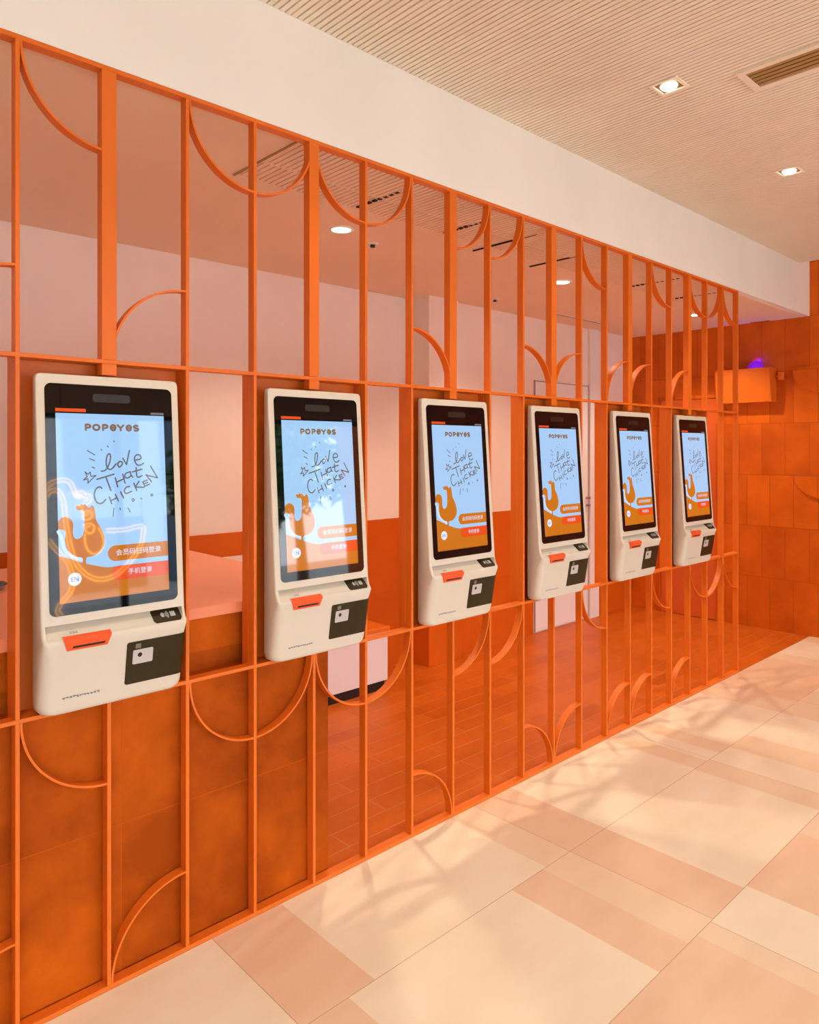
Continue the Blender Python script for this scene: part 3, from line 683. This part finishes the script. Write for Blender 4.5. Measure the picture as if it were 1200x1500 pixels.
# neon bird hanging inside the window
NEON={'B': [(2.279, 1.933), (2.309, 1.972), (2.367, 1.99), (2.404, 1.958), (2.43, 1.886), (2.439, 1.783), (2.444, 1.681), (2.461, 1.538), (2.484, 1.394), (2.526, 1.258), (2.6, 1.159), (2.696, 1.096), (2.798, 1.084), (2.903, 1.113), (3.014, 1.195), (3.107, 1.292), (3.179, 1.403), (3.202, 1.499), (3.207, 1.574), (3.124, 1.575), (3.014, 1.556), (2.824, 1.56)], 'A': [(2.283, 2.014), (2.322, 2.053), (2.371, 2.072), (2.429, 2.085), (2.487, 2.073), (2.524, 2.015), (2.55, 1.942), (2.578, 1.91), (2.57, 1.946), (2.62, 1.949), (2.633, 1.917), (2.669, 1.921), (2.682, 1.884), (2.655, 1.854), (2.616, 1.866)], 'C': [(2.279, 1.513), (2.315, 1.46), (2.377, 1.374), (2.431, 1.309), (2.466, 1.224), (2.482, 1.152), (2.478, 1.073), (2.455, 0.996), (2.394, 0.934), (2.344, 0.873), (2.333, 0.825), (2.368, 0.786)], 'D': [(2.553, 1.818), (2.594, 1.826), (2.61, 1.753), (2.661, 1.77), (2.7, 1.747), (2.687, 1.696), (2.626, 1.679), (2.608, 1.722), (2.659, 1.734)], 'E': [(2.604, 1.629), (2.665, 1.645), (2.713, 1.611), (2.69, 1.55), (2.64, 1.554), (2.622, 1.607), (2.668, 1.614)], 'F': [(2.619, 1.545), (2.615, 1.463), (2.641, 1.379), (2.689, 1.343), (2.751, 1.358), (2.796, 1.437), (2.781, 1.532), (2.754, 1.597)]}
YN=-5.35
neon=thing('neon_sign','golden line-drawn bird neon sign, seen mirrored in the nearest kiosk screen','neon sign',(2.7,YN,.7))
def tube(mb,pts,r,n=6):
    P3=[Vector(p) for p in pts]; rings=[]
    for i,p in enumerate(P3):
        d=(P3[min(i+1,len(P3)-1)]-P3[max(i-1,0)]).normalized(); a=Vector((0,1,0)); b=d.cross(a).normalized()
        rings.append([p+r*(a*cos(2*pi*k/n)+b*sin(2*pi*k/n)) for k in range(n)])
    vs=[q for rr in rings for q in rr]; mb.add(vs,[(i*n+k,i*n+(k+1)%n,(i+1)*n+(k+1)%n,(i+1)*n+k) for i in range(len(rings)-1) for k in range(n)],0,True)
for key,L in NEON.items():
    L2=smooth_line(L,4); mb=MB()
    for off in ((-.017,.017) if key in 'ABC' else (0,)):
        pts=[]
        for i,p in enumerate(L2):
            a=Vector(L2[max(i-1,0)]); b=Vector(L2[min(i+1,len(L2)-1)]); d=b-a; d.normalize(); q=Vector(p)+Vector((-d.y,d.x))*off
            pts.append((q.x-2.7,0,q.y-.7))
        tube(mb,pts,.0045 if off else .006)
    mb.build('neon_tube',M['neon'],neon)
for x,z in ((-.25,1.385),(.505,.875)):
    mb=MB(); mb.cyl((x,.012,z),.003,ZC-.7-z-.002,n=8); mb.build('hanging_wire',M['black'],neon)
# ------------------------------------------------------------------ street outside
M['pave']=mat('grey_paving',(.36,.35,.34),.8,bump=(4,(.32,.31,.30),(.42,.41,.39)))
mb=MB(); mb.box(-20,34,-30,YW-.12,-.14,-.06); struct(mb.build('pavement',M['pave']))
M['bldg']=mat('pale_grey_facade',(.50,.52,.56),.7,bump=(.6,(.46,.48,.52),(.55,.57,.60)))
M['bglass']=mat('blue_tinted_glazing',(.06,.10,.16),.08)
t=thing('office_building','pale grey office building across the street, mirrored dimly in the nearest screen','building',(2,-20,-.06))
mb=MB(); mb.box(-16,11,-6,0,0,6.2); mb.build('facade',M['bldg'],t)
for k in range(9):
    for z in (.4,3.4):
        mb=MB(); mb.box(-15+k*2.9,-12.8+k*2.9,.001,.06,z,z+2.1); mb.build('glazing_band',M['bglass'],t)
M['bark']=mat('brown_bark',(.10,.06,.035),.9,bump=(12,(.07,.04,.02),(.15,.09,.05)))
M['leaf']=mat('green_leaves',(.05,.14,.02),.6,bump=(3,(.03,.09,.012),(.09,.20,.03)))
def tree(x,y,h,r,seed,lab):
    t=thing('street_tree',lab,'tree',(x,y,-.06),'street trees outside the windows')
    rnd=random.Random(seed); mb=MB(); mb.cyl((0,0,0),.13,h*.7,r2=.07,n=10); mb.build('trunk',M['bark'],t)
    mb=MB()
    for k in range(1500):
        a=rnd.random()*2*pi; b=math.acos(2*rnd.random()-1); q=r*rnd.random()**.4
        c=Vector((q*sin(b)*cos(a),q*sin(b)*sin(a),h*.72+q*.8*cos(b))); s=.10+.08*rnd.random()
        u=Vector((rnd.random()-.5,rnd.random()-.5,rnd.random()-.5)).normalized(); v=u.cross(Vector((rnd.random(),rnd.random(),.3))).normalized()
        mb.add([c-u*s,c-v*s*.5,c+u*s,c+v*s*.5],[(0,1,2,3)])
    mb.build('foliage',M['leaf'],t)
tree(6.3,-8.6,3.4,1.25,1,'street tree outside the windows, mirrored in the second kiosk screen')
tree(8.7,-10.5,4.2,1.5,2,'taller street tree further along the street outside the windows')

# ------------------------------------------------------------------ light
w=bpy.data.worlds.new('World'); S.world=w; w.use_nodes=True; nt=w.node_tree
bg=nt.nodes['Background']; bg.inputs['Color'].default_value=(.86,.92,1.0,1); bg.inputs['Strength'].default_value=12.8
l=bpy.data.lights.new('window_daylight','AREA'); l.shape='RECTANGLE'; l.size=XE+4; l.size_y=2.7; l.cycles.is_portal=True
o=bpy.data.objects.new('window_daylight',l); COL.objects.link(o); o.location=((XE-4)/2,YW-.02,1.48); o.rotation_euler=(pi/2,0,0)

# ------------------------------------------------------------------ camera
cam=bpy.data.cameras.new('camera'); co=bpy.data.objects.new('camera',cam); COL.objects.link(co); S.camera=co
F_,TH_,V0=1069.24,.8132,657.06
co.location=(0,-2.198,1.6163); co.rotation_euler=(pi/2,0,TH_-pi/2)
cam.sensor_fit='HORIZONTAL'; cam.sensor_width=36; cam.lens=F_/1200*36; cam.shift_x=0; cam.shift_y=(V0-750)/1200; cam.clip_start=.05; cam.clip_end=100
S.view_settings.view_transform='Standard'; S.view_settings.look='None'; S.view_settings.gamma=1; S.view_settings.use_curve_mapping=False
S.view_settings.exposure=0.08
